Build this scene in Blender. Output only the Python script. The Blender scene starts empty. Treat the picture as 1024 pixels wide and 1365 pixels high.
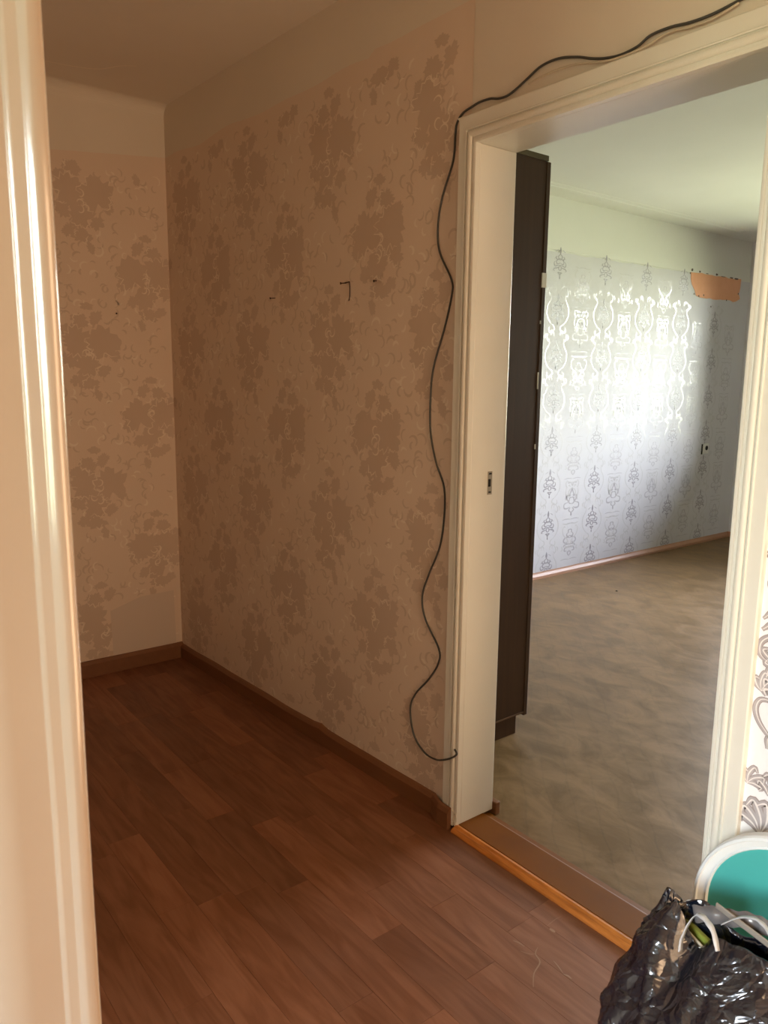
import bpy, bmesh, math, random
from mathutils import Vector, Matrix, noise
rnd = random.Random(7)
sc = bpy.context.scene
COL = sc.collection

# ------------------------------------------------------------------ camera
H = 1.35
F_PX = 1027.426
YAW, PITCH, ROLL = -0.90575, -0.17078, 0.01063
cy, sy, cp, sp, cr, sr = math.cos(YAW), math.sin(YAW), math.cos(PITCH), math.sin(PITCH), math.cos(ROLL), math.sin(ROLL)
fwd = Vector((sy*cp, cy*cp, sp)); rt = Vector((cy, -sy, 0)); up = rt.cross(fwd)
rt2 = rt*cr + up*sr; up2 = -rt*sr + up*cr
cam = bpy.data.cameras.new('camera'); co = bpy.data.objects.new('camera', cam); COL.objects.link(co)
cam.sensor_fit = 'HORIZONTAL'; cam.sensor_width = 36; cam.lens = 36*F_PX/1024
cam.clip_start = 0.02; cam.clip_end = 200
m = Matrix((rt2, up2, -fwd)).transposed().to_4x4(); m.translation = (0, 0, H)
co.matrix_world = m
cam.dof.use_dof = True; cam.dof.focus_distance = 2.6; cam.dof.aperture_fstop = 16
sc.camera = co

# ------------------------------------------------------------------ sky, exposure
w = bpy.data.worlds.new('sky'); sc.world = w; w.use_nodes = True
nt = w.node_tree; nt.nodes.clear()
wo = nt.nodes.new('ShaderNodeOutputWorld'); bg = nt.nodes.new('ShaderNodeBackground')
tc = nt.nodes.new('ShaderNodeTexCoord'); sx = nt.nodes.new('ShaderNodeSeparateXYZ'); rp = nt.nodes.new('ShaderNodeValToRGB')
mr = nt.nodes.new('ShaderNodeMapRange'); mr.inputs[1].default_value = -1; mr.inputs[2].default_value = 1
nt.links.new(tc.outputs['Generated'], sx.inputs[0]); nt.links.new(sx.outputs[2], mr.inputs[0]); nt.links.new(mr.outputs[0], rp.inputs[0])
# ground and greenery below and around the horizon, overcast sky above
els = [(0.0, (.26, .27, .16)), (.47, (.36, .39, .25)), (.52, (.78, .82, .72)), (.60, (1.0, 1.06, 1.05)), (.75, (.82, .92, 1.13)), (1.0, (.78, .89, 1.16))]
cr_ = rp.color_ramp
while len(cr_.elements) > 1: cr_.elements.remove(cr_.elements[-1])
cr_.elements[0].position = els[0][0]; cr_.elements[0].color = (*els[0][1], 1)
for p, c in els[1:]:
    e = cr_.elements.new(p); e.color = (*c, 1)
nt.links.new(rp.outputs[0], bg.inputs[0]); bg.inputs[1].default_value = 13.2
nt.links.new(bg.outputs[0], wo.inputs[0])

sc.view_settings.view_transform = 'Standard'; sc.view_settings.look = 'None'
sc.view_settings.exposure = 1.7; sc.view_settings.gamma = 1; sc.view_settings.use_curve_mapping = False
try:
    sc.cycles.use_denoising = True; sc.cycles.max_bounces = 14; sc.cycles.diffuse_bounces = 9
    sc.cycles.glossy_bounces = 5; sc.cycles.transparent_max_bounces = 12
    sc.cycles.sample_clamp_indirect = 6; sc.cycles.caustics_reflective = False; sc.cycles.caustics_refractive = False
except Exception: pass

# window openings (x0, x1, z0, z1): living room at the far end, and the room behind the camera
WIN1 = (-2.94, -.85, .82, 2.25); Y1 = 6.58
WIN2 = (-.32, .82, .70, 2.3); Y2 = -2.4
def portal(name, x0, x1, z0, z1, y, face):
    l = bpy.data.lights.new(name, 'AREA'); l.shape = 'RECTANGLE'; l.size = x1-x0; l.size_y = z1-z0
    l.energy = 1; l.cycles.is_portal = True
    o = bpy.data.objects.new(name, l); COL.objects.link(o)
    o.location = ((x0+x1)/2, y, (z0+z1)/2); o.rotation_euler = (math.radians(-90 if face < 0 else 90), 0, 0)
portal('window_light', *WIN1, Y1+.13, -1)
portal('window_light', *WIN2, Y2-.30, 1)

# added warm area light, set in an invented opening at the hall's right end
kl = bpy.data.lights.new('added_warm_light', 'AREA'); kl.shape = 'RECTANGLE'; kl.size = 1.95; kl.size_y = .60; kl.energy = 11.6; kl.color = (1.0, .655, .385)
klo = bpy.data.objects.new('added_warm_light', kl); COL.objects.link(klo); klo.location = (1.17, 1.10, 1.0); klo.rotation_euler = (0, math.radians(90), 0)

# ------------------------------------------------------------------ materials
MATS = {}
def mat(name, col, rough=.6, spec=.5, var=None, scale=6, amt=.3, bump=0, bscale=60, metal=0, coat=0, coat_r=.1, stretch=(1, 1, 1), det=6):
    m = bpy.data.materials.new(name); m.use_nodes = True; n = m.node_tree; N = n.nodes; L = n.links
    b = N['Principled BSDF']
    b.inputs['Base Color'].default_value = (*col, 1); b.inputs['Roughness'].default_value = rough
    b.inputs['Specular IOR Level'].default_value = spec; b.inputs['Metallic'].default_value = metal
    b.inputs['Coat Weight'].default_value = coat; b.inputs['Coat Roughness'].default_value = coat_r
    if var or bump:
        t = N.new('ShaderNodeTexCoord'); mp = N.new('ShaderNodeMapping'); mp.inputs['Scale'].default_value = stretch
        L.new(t.outputs['Object'], mp.inputs[0])
    if var:
        no = N.new('ShaderNodeTexNoise'); no.inputs['Scale'].default_value = scale; no.inputs['Detail'].default_value = det
        r = N.new('ShaderNodeValToRGB'); r.color_ramp.elements[0].position = .5-amt/2-.05; r.color_ramp.elements[1].position = .5+amt/2+.05
        r.color_ramp.elements[0].color = (*col, 1); r.color_ramp.elements[1].color = (*var, 1)
        L.new(mp.outputs[0], no.inputs[0]); L.new(no.outputs[0], r.inputs[0]); L.new(r.outputs[0], b.inputs['Base Color'])
    if bump:
        n2 = N.new('ShaderNodeTexNoise'); n2.inputs['Scale'].default_value = bscale; n2.inputs['Detail'].default_value = 4
        bp = N.new('ShaderNodeBump'); bp.inputs['Strength'].default_value = bump; bp.inputs['Distance'].default_value = .004
        L.new(mp.outputs[0], n2.inputs[0]); L.new(n2.outputs[0], bp.inputs['Height']); L.new(bp.outputs[0], b.inputs['Normal'])
    MATS[name] = m; return m

M_white = mat('whitewash', (.66, .60, .51), .85, .2, (.70, .64, .55), 3, .5, .15, 40)
M_whiteL = mat('whitewash_living', (.75, .75, .715), .8, .2, (.79, .79, .755), 2.5, .5, .12, 30)
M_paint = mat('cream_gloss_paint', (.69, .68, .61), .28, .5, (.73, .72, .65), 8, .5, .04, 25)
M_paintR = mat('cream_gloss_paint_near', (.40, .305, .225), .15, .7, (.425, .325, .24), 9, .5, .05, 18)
M_paper = mat('beige_wallpaper', (.66, .54, .44), .62, .35, (.70, .575, .47), 5, .6, .12, 160)
M_leaf = mat('wallpaper_leaf_print', (.535, .42, .33), .55, .4, (.58, .46, .37), 7, .6)
M_curl = mat('wallpaper_curl_print', (.57, .455, .36), .55, .4)
M_vein = mat('wallpaper_vein_print', (.74, .64, .53), .45, .5)
M_papL = mat('lilac_white_wallpaper', (.66, .65, .70), .7, .12, (.70, .69, .73), 3, .6, .12, 120, stretch=(1, 3, 1))
M_damD = mat('damask_mauve_print', (.36, .34, .39), .42, .5)
M_damP = mat('damask_pale_print', (.50, .48, .53), .42, .5)
M_damS = mat('damask_silver_print', (.68, .67, .70), .20, .85)
M_papR = mat('white_wallpaper', (.80, .81, .84), .6, .3, (.75, .76, .79), 9, .6, .1, 100)
M_acD = mat('acanthus_dark_print', (.30, .25, .245), .5, .4)
M_acM = mat('acanthus_grey_print', (.45, .42, .43), .5, .4, (.34, .31, .32), 30, .5)
M_acL = mat('acanthus_light_print', (.74, .70, .69), .5, .4)
M_orange = mat('bare_orange_plaster', (.88, .46, .28), .8, .2, (.82, .40, .24), 12, .5, .2, 40)
M_base = mat('brown_baseboard', (.20, .085, .035), .42, .4, (.15, .06, .025), 4, .6, .05, 40, stretch=(1, 8, 8))
M_baseL = mat('pink_brown_baseboard', (.50, .27, .17), .4, .4, (.44, .23, .14), 5, .5, stretch=(8, 1, 8))
M_thr = mat('orange_brown_paint', (.19, .062, .002), .5, .15, (.15, .047, .002), 9, .5, .08, 30)
M_thrF = mat('bright_orange_varnish', (.70, .26, .055), .3, .4, (.34, .11, .02), 14, .6, .1, 60, stretch=(1, 8, 8))
M_ward = mat('dark_walnut_veneer', (.045, .021, .009), .42, .28, (.070, .033, .014), 3, .6, .04, 30, stretch=(14, 14, .7))
M_wardE = mat('dark_olive_edge', (.09, .07, .03), .45, .4)
M_chip = mat('pale_chip', (.75, .70, .6), .6, .3)
M_dark = mat('dark_hollow', (.02, .016, .012), .7, .2)
M_metal = mat('dull_steel', (.38, .33, .25), .45, .5, metal=.7)
M_cable = mat('grey_cable_sheath', (.060, .060, .055), .45, .4)
M_cableW = mat('pale_cable_sheath', (.52, .46, .36), .5, .4)
M_nail = mat('rusty_nail', (.035, .018, .010), .6, .3)
M_plas = mat('white_plastic', (.80, .80, .78), .35, .5)
M_teal = mat('teal_plastic', (.06, .40, .38), .35, .5, (.075, .44, .42), 5, .5)
M_rim = mat('white_rim_plastic', (.74, .80, .82), .3, .5)
M_card = mat('cream_card', (.62, .58, .46), .6, .3)
M_green = mat('green_wrapper', (.16, .24, .03), .35, .5, (.30, .33, .06), 20, .4)
M_blackp = mat('dark_sleeve_wall', (.05, .05, .05), .5)
M_glassm = bpy.data.materials.new('window_glass'); M_glassm.use_nodes = True
n = M_glassm.node_tree; n.nodes.remove(n.nodes['Principled BSDF'])
t = n.nodes.new('ShaderNodeBsdfTransparent'); g = n.nodes.new('ShaderNodeBsdfGlossy'); g.inputs['Roughness'].default_value = .02
fr = n.nodes.new('ShaderNodeFresnel'); fr.inputs[0].default_value = 1.45; mx = n.nodes.new('ShaderNodeMixShader')
n.links.new(fr.outputs[0], mx.inputs[0]); n.links.new(t.outputs[0], mx.inputs[1]); n.links.new(g.outputs[0], mx.inputs[2])
n.links.new(mx.outputs[0], n.nodes['Material Output'].inputs[0])

def bag_mat():
    m = mat('black_bag_film', (.006, .009, .018), .19, 1.0, coat=.8, coat_r=.12)
    n = m.node_tree; N = n.nodes; L = n.links; b = N['Principled BSDF']
    t = N.new('ShaderNodeTexCoord'); v = N.new('ShaderNodeTexVoronoi'); v.feature = 'DISTANCE_TO_EDGE'; v.inputs['Scale'].default_value = 22
    no = N.new('ShaderNodeTexNoise'); no.inputs['Scale'].default_value = 7; no.inputs['Detail'].default_value = 4; no.inputs['Distortion'].default_value = .6
    ad = N.new('ShaderNodeVectorMath'); ad.operation = 'MULTIPLY_ADD'; ad.inputs[1].default_value = (.12, .12, .12)
    L.new(no.outputs['Color'], ad.inputs[0]); L.new(t.outputs['Object'], ad.inputs[2]); L.new(ad.outputs[0], v.inputs[0]); L.new(t.outputs['Object'], no.inputs[0])
    bp = N.new('ShaderNodeBump'); bp.inputs['Strength'].default_value = .8; bp.inputs['Distance'].default_value = .02
    L.new(v.outputs[0], bp.inputs['Height']); L.new(bp.outputs[0], b.inputs['Normal']); return m
M_bag = bag_mat()
M_film = mat('pale_film_edge', (.50, .54, .58), .3, .6)
M_filmG = mat('grey_film', (.16, .16, .17), .25, .8)

def plank_mat(name, c1, c2, rnd_amt=.35, rough=.42):
    m = bpy.data.materials.new(name); m.use_nodes = True; n = m.node_tree; N = n.nodes; L = n.links; b = N['Principled BSDF']
    t = N.new('ShaderNodeTexCoord'); oi = N.new('ShaderNodeObjectInfo'); mp = N.new('ShaderNodeMapping'); mp.inputs['Scale'].default_value = (1.0, 7, 1)
    off = N.new('ShaderNodeVectorMath'); off.operation = 'MULTIPLY'; off.inputs[1].default_value = (40, 40, 0)
    cmb = N.new('ShaderNodeCombineXYZ'); L.new(oi.outputs['Random'], cmb.inputs[0]); L.new(oi.outputs['Random'], cmb.inputs[1]); L.new(cmb.outputs[0], off.inputs[0])
    L.new(t.outputs['Object'], mp.inputs[0]); ad = N.new('ShaderNodeVectorMath'); ad.operation = 'ADD'
    L.new(mp.outputs[0], ad.inputs[0]); L.new(off.outputs[0], ad.inputs[1])
    no = N.new('ShaderNodeTexNoise'); no.inputs['Scale'].default_value = 3.2; no.inputs['Detail'].default_value = 7; no.inputs['Distortion'].default_value = 1.4
    L.new(ad.outputs[0], no.inputs[0])
    r = N.new('ShaderNodeValToRGB'); r.color_ramp.elements[0].position = .36; r.color_ramp.elements[1].position = .66
    r.color_ramp.elements[0].color = (*c1, 1); r.color_ramp.elements[1].color = (*c2, 1); L.new(no.outputs[0], r.inputs[0])
    hs = N.new('ShaderNodeHueSaturation'); mr = N.new('ShaderNodeMapRange'); mr.inputs[3].default_value = 1-rnd_amt; mr.inputs[4].default_value = 1+rnd_amt*.8
    L.new(oi.outputs['Random'], mr.inputs[0]); L.new(mr.outputs[0], hs.inputs['Value']); L.new(r.outputs[0], hs.inputs['Color'])
    # scuffs: pale worn streaks at random
    no3 = N.new('ShaderNodeTexNoise'); no3.inputs['Scale'].default_value = 11; no3.inputs['Detail'].default_value = 8; L.new(t.outputs['Object'], no3.inputs[0])
    L.new(hs.outputs[0], b.inputs['Base Color'])
    rr = N.new('ShaderNodeMapRange'); rr.inputs[3].default_value = rough-.08; rr.inputs[4].default_value = rough+.12
    L.new(no3.outputs[0], rr.inputs[0]); L.new(rr.outputs[0], b.inputs['Roughness']); b.inputs['Specular IOR Level'].default_value = .4
    bp = N.new('ShaderNodeBump'); bp.inputs['Strength'].default_value = .06; bp.inputs['Distance'].default_value = .002
    L.new(no.outputs[0], bp.inputs['Height']); L.new(bp.outputs[0], b.inputs['Normal'])
    return m
M_plank = plank_mat('brown_lino_plank', (.170, .062, .026), (.245, .102, .052), .24)
M_under = mat('floor_base_dark', (.10, .042, .022), .6, .3)

def lino_mat():
    m = bpy.data.materials.new('worn_parquet_print_lino'); m.use_nodes = True; n = m.node_tree; N = n.nodes; L = n.links; b = N['Principled BSDF']
    t = N.new('ShaderNodeTexCoord')
    br = N.new('ShaderNodeTexBrick'); br.inputs['Scale'].default_value = 1; br.inputs['Brick Width'].default_value = .30; br.inputs['Row Height'].default_value = .075
    br.inputs['Color1'].default_value = (.175, .10, .038, 1); br.inputs['Color2'].default_value = (.21, .125, .053, 1); br.inputs['Mortar'].default_value = (.14, .088, .038, 1)
    br.inputs['Mortar Size'].default_value = .003; br.offset = .5
    mp = N.new('ShaderNodeMapping'); mp.inputs['Rotation'].default_value = (0, 0, math.radians(45))
    ck = N.new('ShaderNodeTexNoise'); ck.inputs['Scale'].default_value = 6; ck.inputs['Detail'].default_value = 2
    ad = N.new('ShaderNodeVectorMath'); ad.operation = 'MULTIPLY_ADD'; ad.inputs[1].default_value = (.05, .05, 0)
    L.new(t.outputs['Object'], ck.inputs[0]); L.new(ck.outputs['Color'], ad.inputs[0]); L.new(t.outputs['Object'], ad.inputs[2])
    L.new(ad.outputs[0], mp.inputs[0]); L.new(mp.outputs[0], br.inputs[0])
    no = N.new('ShaderNodeTexNoise'); no.inputs['Scale'].default_value = 4.2; no.inputs['Detail'].default_value = 9; no.inputs['Roughness'].default_value = .65; no.inputs['Distortion'].default_value = .8
    mp2 = N.new('ShaderNodeMapping'); mp2.inputs['Scale'].default_value = (1.2, 1.9, 1); mp2.inputs['Rotation'].default_value = (0, 0, .5)
    L.new(t.outputs['Object'], mp2.inputs[0]); L.new(mp2.outputs[0], no.inputs[0])
    r = N.new('ShaderNodeValToRGB'); r.color_ramp.elements[0].position = .38; r.color_ramp.elements[1].position = .64
    r.color_ramp.elements[0].color = (.13, .075, .026, 1); r.color_ramp.elements[1].color = (.255, .155, .072, 1); L.new(no.outputs[0], r.inputs[0])
    mx = N.new('ShaderNodeMix'); mx.data_type = 'RGBA'; mx.inputs[0].default_value = .74
    L.new(br.outputs[0], mx.inputs[6]); L.new(r.outputs[0], mx.inputs[7]); L.new(mx.outputs[2], b.inputs['Base Color'])
    rr = N.new('ShaderNodeMapRange'); rr.inputs[3].default_value = .30; rr.inputs[4].default_value = .52; L.new(no.outputs[0], rr.inputs[0]); L.new(rr.outputs[0], b.inputs['Roughness']); b.inputs['Specular IOR Level'].default_value = .17
    n2 = N.new('ShaderNodeTexNoise'); n2.inputs['Scale'].default_value = 5; n2.inputs['Detail'].default_value = 3; L.new(mp2.outputs[0], n2.inputs[0])
    bp = N.new('ShaderNodeBump'); bp.inputs['Strength'].default_value = .25; bp.inputs['Distance'].default_value = .006; L.new(n2.outputs[0], bp.inputs['Height']); L.new(bp.outputs[0], b.inputs['Normal'])
    return m
M_lino = lino_mat()

# ------------------------------------------------------------------ mesh helpers
class MB:
    def __init__(s): s.v = []; s.f = []
    def box(s, x0, x1, y0, y1, z0, z1):
        b = len(s.v)
        s.v += [(x, y, z) for z in (z0, z1) for y in (y0, y1) for x in (x0, x1)]
        s.f += [tuple(b+i for i in q) for q in ((0, 2, 3, 1), (4, 5, 7, 6), (0, 1, 5, 4), (2, 6, 7, 3), (0, 4, 6, 2), (1, 3, 7, 5))]
        return s
    def prism(s, poly, axis, a, b_):
        """extrude 2-D polygon along axis ('x','y','z') from a to b_"""
        def P(p, h): return {'x': (h, p[0], p[1]), 'y': (p[0], h, p[1]), 'z': (p[0], p[1], h)}[axis]
        o = len(s.v); k = len(poly)
        s.v += [P(p, a) for p in poly] + [P(p, b_) for p in poly]
        s.f += [tuple(o+i for i in range(k))[::-1], tuple(o+k+i for i in range(k))]
        s.f += [(o+i, o+(i+1) % k, o+k+(i+1) % k, o+k+i) for i in range(k)]
        return s
    def tube(s, pts, r, seg=8):
        pts = [Vector(p) for p in pts]; o = len(s.v); k = len(pts)
        for i, p in enumerate(pts):
            t = (pts[min(i+1, k-1)]-pts[max(i-1, 0)]).normalized()
            a = t.orthogonal().normalized() if i == 0 else (a - t*a.dot(t)).normalized()
            b = t.cross(a)
            for j in range(seg):
                q = 2*math.pi*j/seg; s.v.append(tuple(p+(a*math.cos(q)+b*math.sin(q))*r))
        for i in range(k-1):
            for j in range(seg):
                s.f.append((o+i*seg+j, o+i*seg+(j+1) % seg, o+(i+1)*seg+(j+1) % seg, o+(i+1)*seg+j))
        s.f += [tuple(o+j for j in range(seg))[::-1], tuple(o+(k-1)*seg+j for j in range(seg))]
        return s
    def build(s, name, material, parent=None, kind=None, label=None, smooth=False, bevel=0, fix=True):
        me = bpy.data.meshes.new(name); me.from_pydata(s.v, [], s.f); me.update()
        if fix:
            bm = bmesh.new(); bm.from_mesh(me); bmesh.ops.recalc_face_normals(bm, faces=bm.faces); bm.to_mesh(me); bm.free()
        if smooth:
            for p in me.polygons: p.use_smooth = True
        me.materials.append(material)
        o = bpy.data.objects.new(name, me); COL.objects.link(o)
        if parent: o.parent = parent; o.matrix_parent_inverse = parent.matrix_world.inverted() if parent.type != 'EMPTY' else Matrix.Translation(-parent.location)
        if kind: o['kind'] = kind
        if label: o['label'] = label
        if bevel:
            b = o.modifiers.new('bevel', 'BEVEL'); b.width = bevel; b.segments = 2; b.limit_method = 'ANGLE'
        return o
def empty(name, loc, label=None, cat=None, group=None, kind=None):
    o = bpy.data.objects.new(name, None); COL.objects.link(o); o.location = loc; o.empty_display_size = .05
    if label: o['label'] = label
    if cat: o['category'] = cat
    if group: o['group'] = group
    if kind: o['kind'] = kind
    return o
def tag(o, label, cat, group=None):
    o['label'] = label; o['category'] = cat
    if group: o['group'] = group
    return o
def smoothline(pts, n=6):
    P = [Vector(p) for p in pts]; out = []
    for i in range(len(P)-1):
        p0, p1, p2, p3 = P[max(i-1, 0)], P[i], P[i+1], P[min(i+2, len(P)-1)]
        for k in range(n):
            t = k/n; out.append(.5*((2*p1)+(p2-p0)*t+(2*p0-5*p1+4*p2-p3)*t*t+(3*p1-p0-3*p2+p3)*t**3))
    out.append(P[-1]); return out

# ------------------------------------------------------------------ setting: key lines
XL = -3.446            # end wall of the hall
XJ0, XJ1 = -1.545, -.775   # door opening
YC, YW, YB = 1.50, 1.52, 1.655
ZT = 1.962             # underside of head jamb
ZC = 2.51
XF = -3.42             # living room left wall
def wy(x):             # hall face of the partition (slightly out of square, as measured)
    return 1.455 + (x+3.46)*(.065/1.86) if x < -1.6 else YW

# hall floor: base and planks
fl = MB().box(-3.9, 2.4, .0, 1.66, -.12, -.0035).build('floor', M_under, kind='structure')
rows = [.07+.0, .165, .26, .355, .45, .545, .64, .735, .83, .925, 1.02, 1.115, 1.21, 1.305, 1.40, 1.495]
known = {.735: [-1.704], .83: [-2.15, -1.2], 1.02: [-1.94, -1.33], 1.21: [-1.80], .925: [-1.62, -2.40], 1.115: [-2.25, -1.48], 1.305: [-2.1, -1.15]}
for i in range(len(rows)-1):
    y0, y1 = rows[i], rows[i+1]
    js = list(known.get(y0, [-1.9-rnd.random()*.3]))
    js.sort()
    while js[0] > -3.44: js.insert(0, js[0]-rnd.choice([.38, .47, .55, .64]))
    js[0] = -3.45
    while js[-1] < .9: js.append(js[-1]+rnd.choice([.38, .47, .55, .64]))
    j2 = [js[0]]
    for a, b in zip(js, js[1:]):
        if b-a > .75: j2.append((a+b)/2+rnd.uniform(-.06, .06))
        j2.append(b)
    for a, b in zip(j2, j2[1:]):
        if y1 > 1.43 and b > -3: yy = 1.535
        else: yy = y1
        g = .00015
        q = MB(); e = .0004
        x0_, x1_, a0, a1 = a+g, b-g, y0+g, yy-g
        q.v = [(x0_, a0, -.0035), (x1_, a0, -.0035), (x1_, a1, -.0035), (x0_, a1, -.0035),
               (x0_, a0, -e), (x1_, a0, -e), (x1_, a1, -e), (x0_, a1, -e),
               (x0_+e, a0+e, 0), (x1_-e, a0+e, 0), (x1_-e, a1-e, 0), (x0_+e, a1-e, 0)]
        q.f = [(0, 1, 5, 4), (1, 2, 6, 5), (2, 3, 7, 6), (3, 0, 4, 7), (4, 5, 9, 8), (5, 6, 10, 9), (6, 7, 11, 10), (7, 4, 8, 11), (8, 9, 10, 11)]
        q.build('plank', M_plank, fl)
# dried paint drips and pale smears on the lino near the threshold
M_smear = mat('dried_smear', (.34, .20, .125), .6, .3)
dr = MB()
def flat_ribbon(mb, pts, w0, P, off=0, taper=True):
    """pts 2-D; P maps (u,v,off)->3-D; ribbon with tapered width"""
    k = len(pts); o = len(mb.v)
    for i, p in enumerate(pts):
        a = pts[max(i-1, 0)]; b = pts[min(i+1, k-1)]
        dx, dy = b[0]-a[0], b[1]-a[1]; l = math.hypot(dx, dy) or 1
        t = i/(k-1); wd = w0*(.25+.75*math.sin(math.pi*min(max(t, .06), .94))) if taper else w0
        nx, ny = -dy/l*wd/2, dx/l*wd/2
        mb.v += [P(p[0]+nx, p[1]+ny, off), P(p[0]-nx, p[1]-ny, off)]
    for i in range(k-1): mb.f.append((o+2*i, o+2*i+1, o+2*i+3, o+2*i+2))
FP = lambda u, v, o: (u, v, .0006+o)
def px_floor(*pts):
    out = []
    for x, y in pts:
        d = fwd + rt2*((x-512)/F_PX) + up2*((682.5-y)/F_PX); s = -H/d.z; out.append((d.x*s, d.y*s, 0))
    return [(p.x, p.y) for p in smoothline(out, 4)]
for ps, wd in (([(684, 1254), (692, 1257), (699, 1262)], .004), ([(711, 1316), (712, 1298), (720, 1283), (714, 1272), (717, 1263)], .0035),
               ([(694, 1268), (706, 1272), (714, 1272)], .002), ([(733, 1238), (740, 1243)], .009), ([(738, 1281), (744, 1288), (751, 1298)], .003),
               ([(751, 1299), (757, 1301), (762, 1305)], .005), ([(729, 1235), (740, 1226), (748, 1222)], .0012)):
    flat_ribbon(dr, px_floor(*ps), wd, FP)
dr.build('dried_smear', M_smear, fl, fix=False, label='pale dried smears and drips')

# living room floor and room behind the camera
MB().box(-4.0, 1.2, 1.60, 7.0, -.12, 0).build('floor', M_lino, kind='structure')
MB().box(-1.9, 2.3, -2.8, .03, -.12, 0).build('floor', MATS['brown_baseboard'], kind='structure')

# partition wall with the door opening
wf = MB()
wf.prism([(-3.60, 1.45), (-1.6, YW), (-1.575, YW), (-1.575, YB), (-3.60, YB)], 'z', -.1, ZC+.2)
wf.box(-.745, 1.2, YW, YB, -.1, ZC+.2)
wf.box(-1.575, -.745, YW, YB, 1.995, ZC+.2)
wall_front = wf.build('wall_front', M_white, kind='structure')
# other walls
wall_left = MB().box(-3.62, XL, .0, 1.46, -.1, ZC+.2).build('wall_left', M_white, kind='structure')
MB().box(-3.6, -.745, .055, .19, -.1, ZC+.2).box(.165, 1.2, .055, .19, -.1, ZC+.2).box(-.745, .165, .055, .19, 2.02, ZC+.2).build('wall_near', M_white, kind='structure')
MB().box(1.15, 1.3, .0, .80, -.1, ZC+.2).box(1.15, 1.3, 1.40, 1.66, -.1, ZC+.2).box(1.15, 1.3, .80, 1.40, 1.98, ZC+.2).build('wall_right', M_white, kind='structure')
# unseen closed box added behind that light to keep the sky out
MB().box(2.30, 2.4, .0, 1.8, -.1, ZC+.2).box(1.3, 2.4, -.0, .05, -.1, ZC+.2).box(1.3, 2.4, 1.75, 1.85, -.1, ZC+.2).build('wall_light_backing', M_white, kind='structure')
d3 = empty('added_opening', (1.15, 1.1, 0), kind='structure')  # made-up opening with casings, added to hold the warm light
MB().box(1.128, 1.15, .735, .80, 0, 1.98).build('casing', M_paint, d3, bevel=.004)
MB().box(1.128, 1.15, 1.40, 1.465, 0, 1.98).build('casing', M_paint, d3, bevel=.004)
MB().box(1.128, 1.15, .735, 1.465, 1.98, 2.045).build('casing', M_paint, d3, bevel=.004)
# room behind the camera
MB().box(-1.9, -1.75, -2.7, .055, -.1, ZC+.2).box(2.15, 2.3, -2.7, .055, -.1, ZC+.2).build('wall_bedroom_side', M_papR, kind='structure')
def window_wall(name, x0, x1, W, y0, y1, m):
    a, b, c, d = W
    return MB().box(x0, a, y0, y1, -.1, ZC+.2).box(b, x1, y0, y1, -.1, ZC+.2).box(a, b, y0, y1, -.1, c).box(a, b, y0, y1, d, ZC+.2).build(name, m, kind='structure')
window_wall('wall_bedroom_back', -1.9, 2.3, WIN2, Y2-.32, Y2, M_papR)
# living room
wall_living = MB().box(XF-.18, XF, YB, Y1+.3, -.1, ZC+.2).build('wall_living_left', M_whiteL, kind='structure')
window_wall('wall_living_back', XF-.18, 1.2, WIN1, Y1, Y1+.14, M_papL)
MB().box(.95, 1.15, YB, Y1+.3, -.1, ZC+.2).build('wall_living_right', M_papL, kind='structure')
# ceilings
ceil = MB().box(-3.8, 2.4, -.0, 1.6, ZC, ZC+.15).build('ceiling', M_white, kind='structure')
MB().box(-3.8, 2.4, 1.6, 7.0, ZC, ZC+.15).build('ceiling', M_whiteL, kind='structure')
MB().box(-1.9, 2.3, -2.8, -.0, ZC, ZC+.15).build('ceiling', M_whiteL, kind='structure')
ck = MB()
flat_ribbon(ck, [(p.x, p.y) for p in smoothline([(-3.27, .80, 0), (-3.25, .93, 0), (-3.235, 1.02, 0), (-3.20, 1.10, 0), (-3.12, 1.15, 0), (-3.08, 1.20, 0)], 4)], .006, lambda u, v, o: (u, v, ZC-.001))
ck.build('plaster_crack', mat('crack_edge', (.80, .72, .60), .8), ceil, fix=False, label='fine pale crack line')
# cove rounding the hall's end wall into the ceiling and the partition corner
cv = MB(); pr = [(XL-.02, ZC+.02)]
for k in range(9):
    a = math.pi/2*k/8; pr.append((XL+.05-.05*math.sin(a), ZC-.05+.05*math.cos(a)))
pr.append((XL-.02, ZC-.06)); cv.prism(pr, 'y', .19, 1.50)
cv.build('trim_1', M_white, kind='structure', smooth=False)
# double plaster bead on the living room ceiling
tb = MB()
for xc in (-3.20, -3.255):
    tb.prism([(xc+.010*math.cos(math.pi*k/6), ZC+.001-.007*math.sin(math.pi*k/6)) for k in range(7)], 'y', 1.8, 6.05)
tb.box(-3.265, -3.19, 6.05, 6.065, ZC-.006, ZC+.001)
tb.build('trim_2', M_whiteL, kind='structure')
# painted ledge under the white band
MB().box(XF-.01, XF+.004, YB, Y1, 2.185, 2.235).build('trim_3', M_whiteL, kind='structure')

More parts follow.
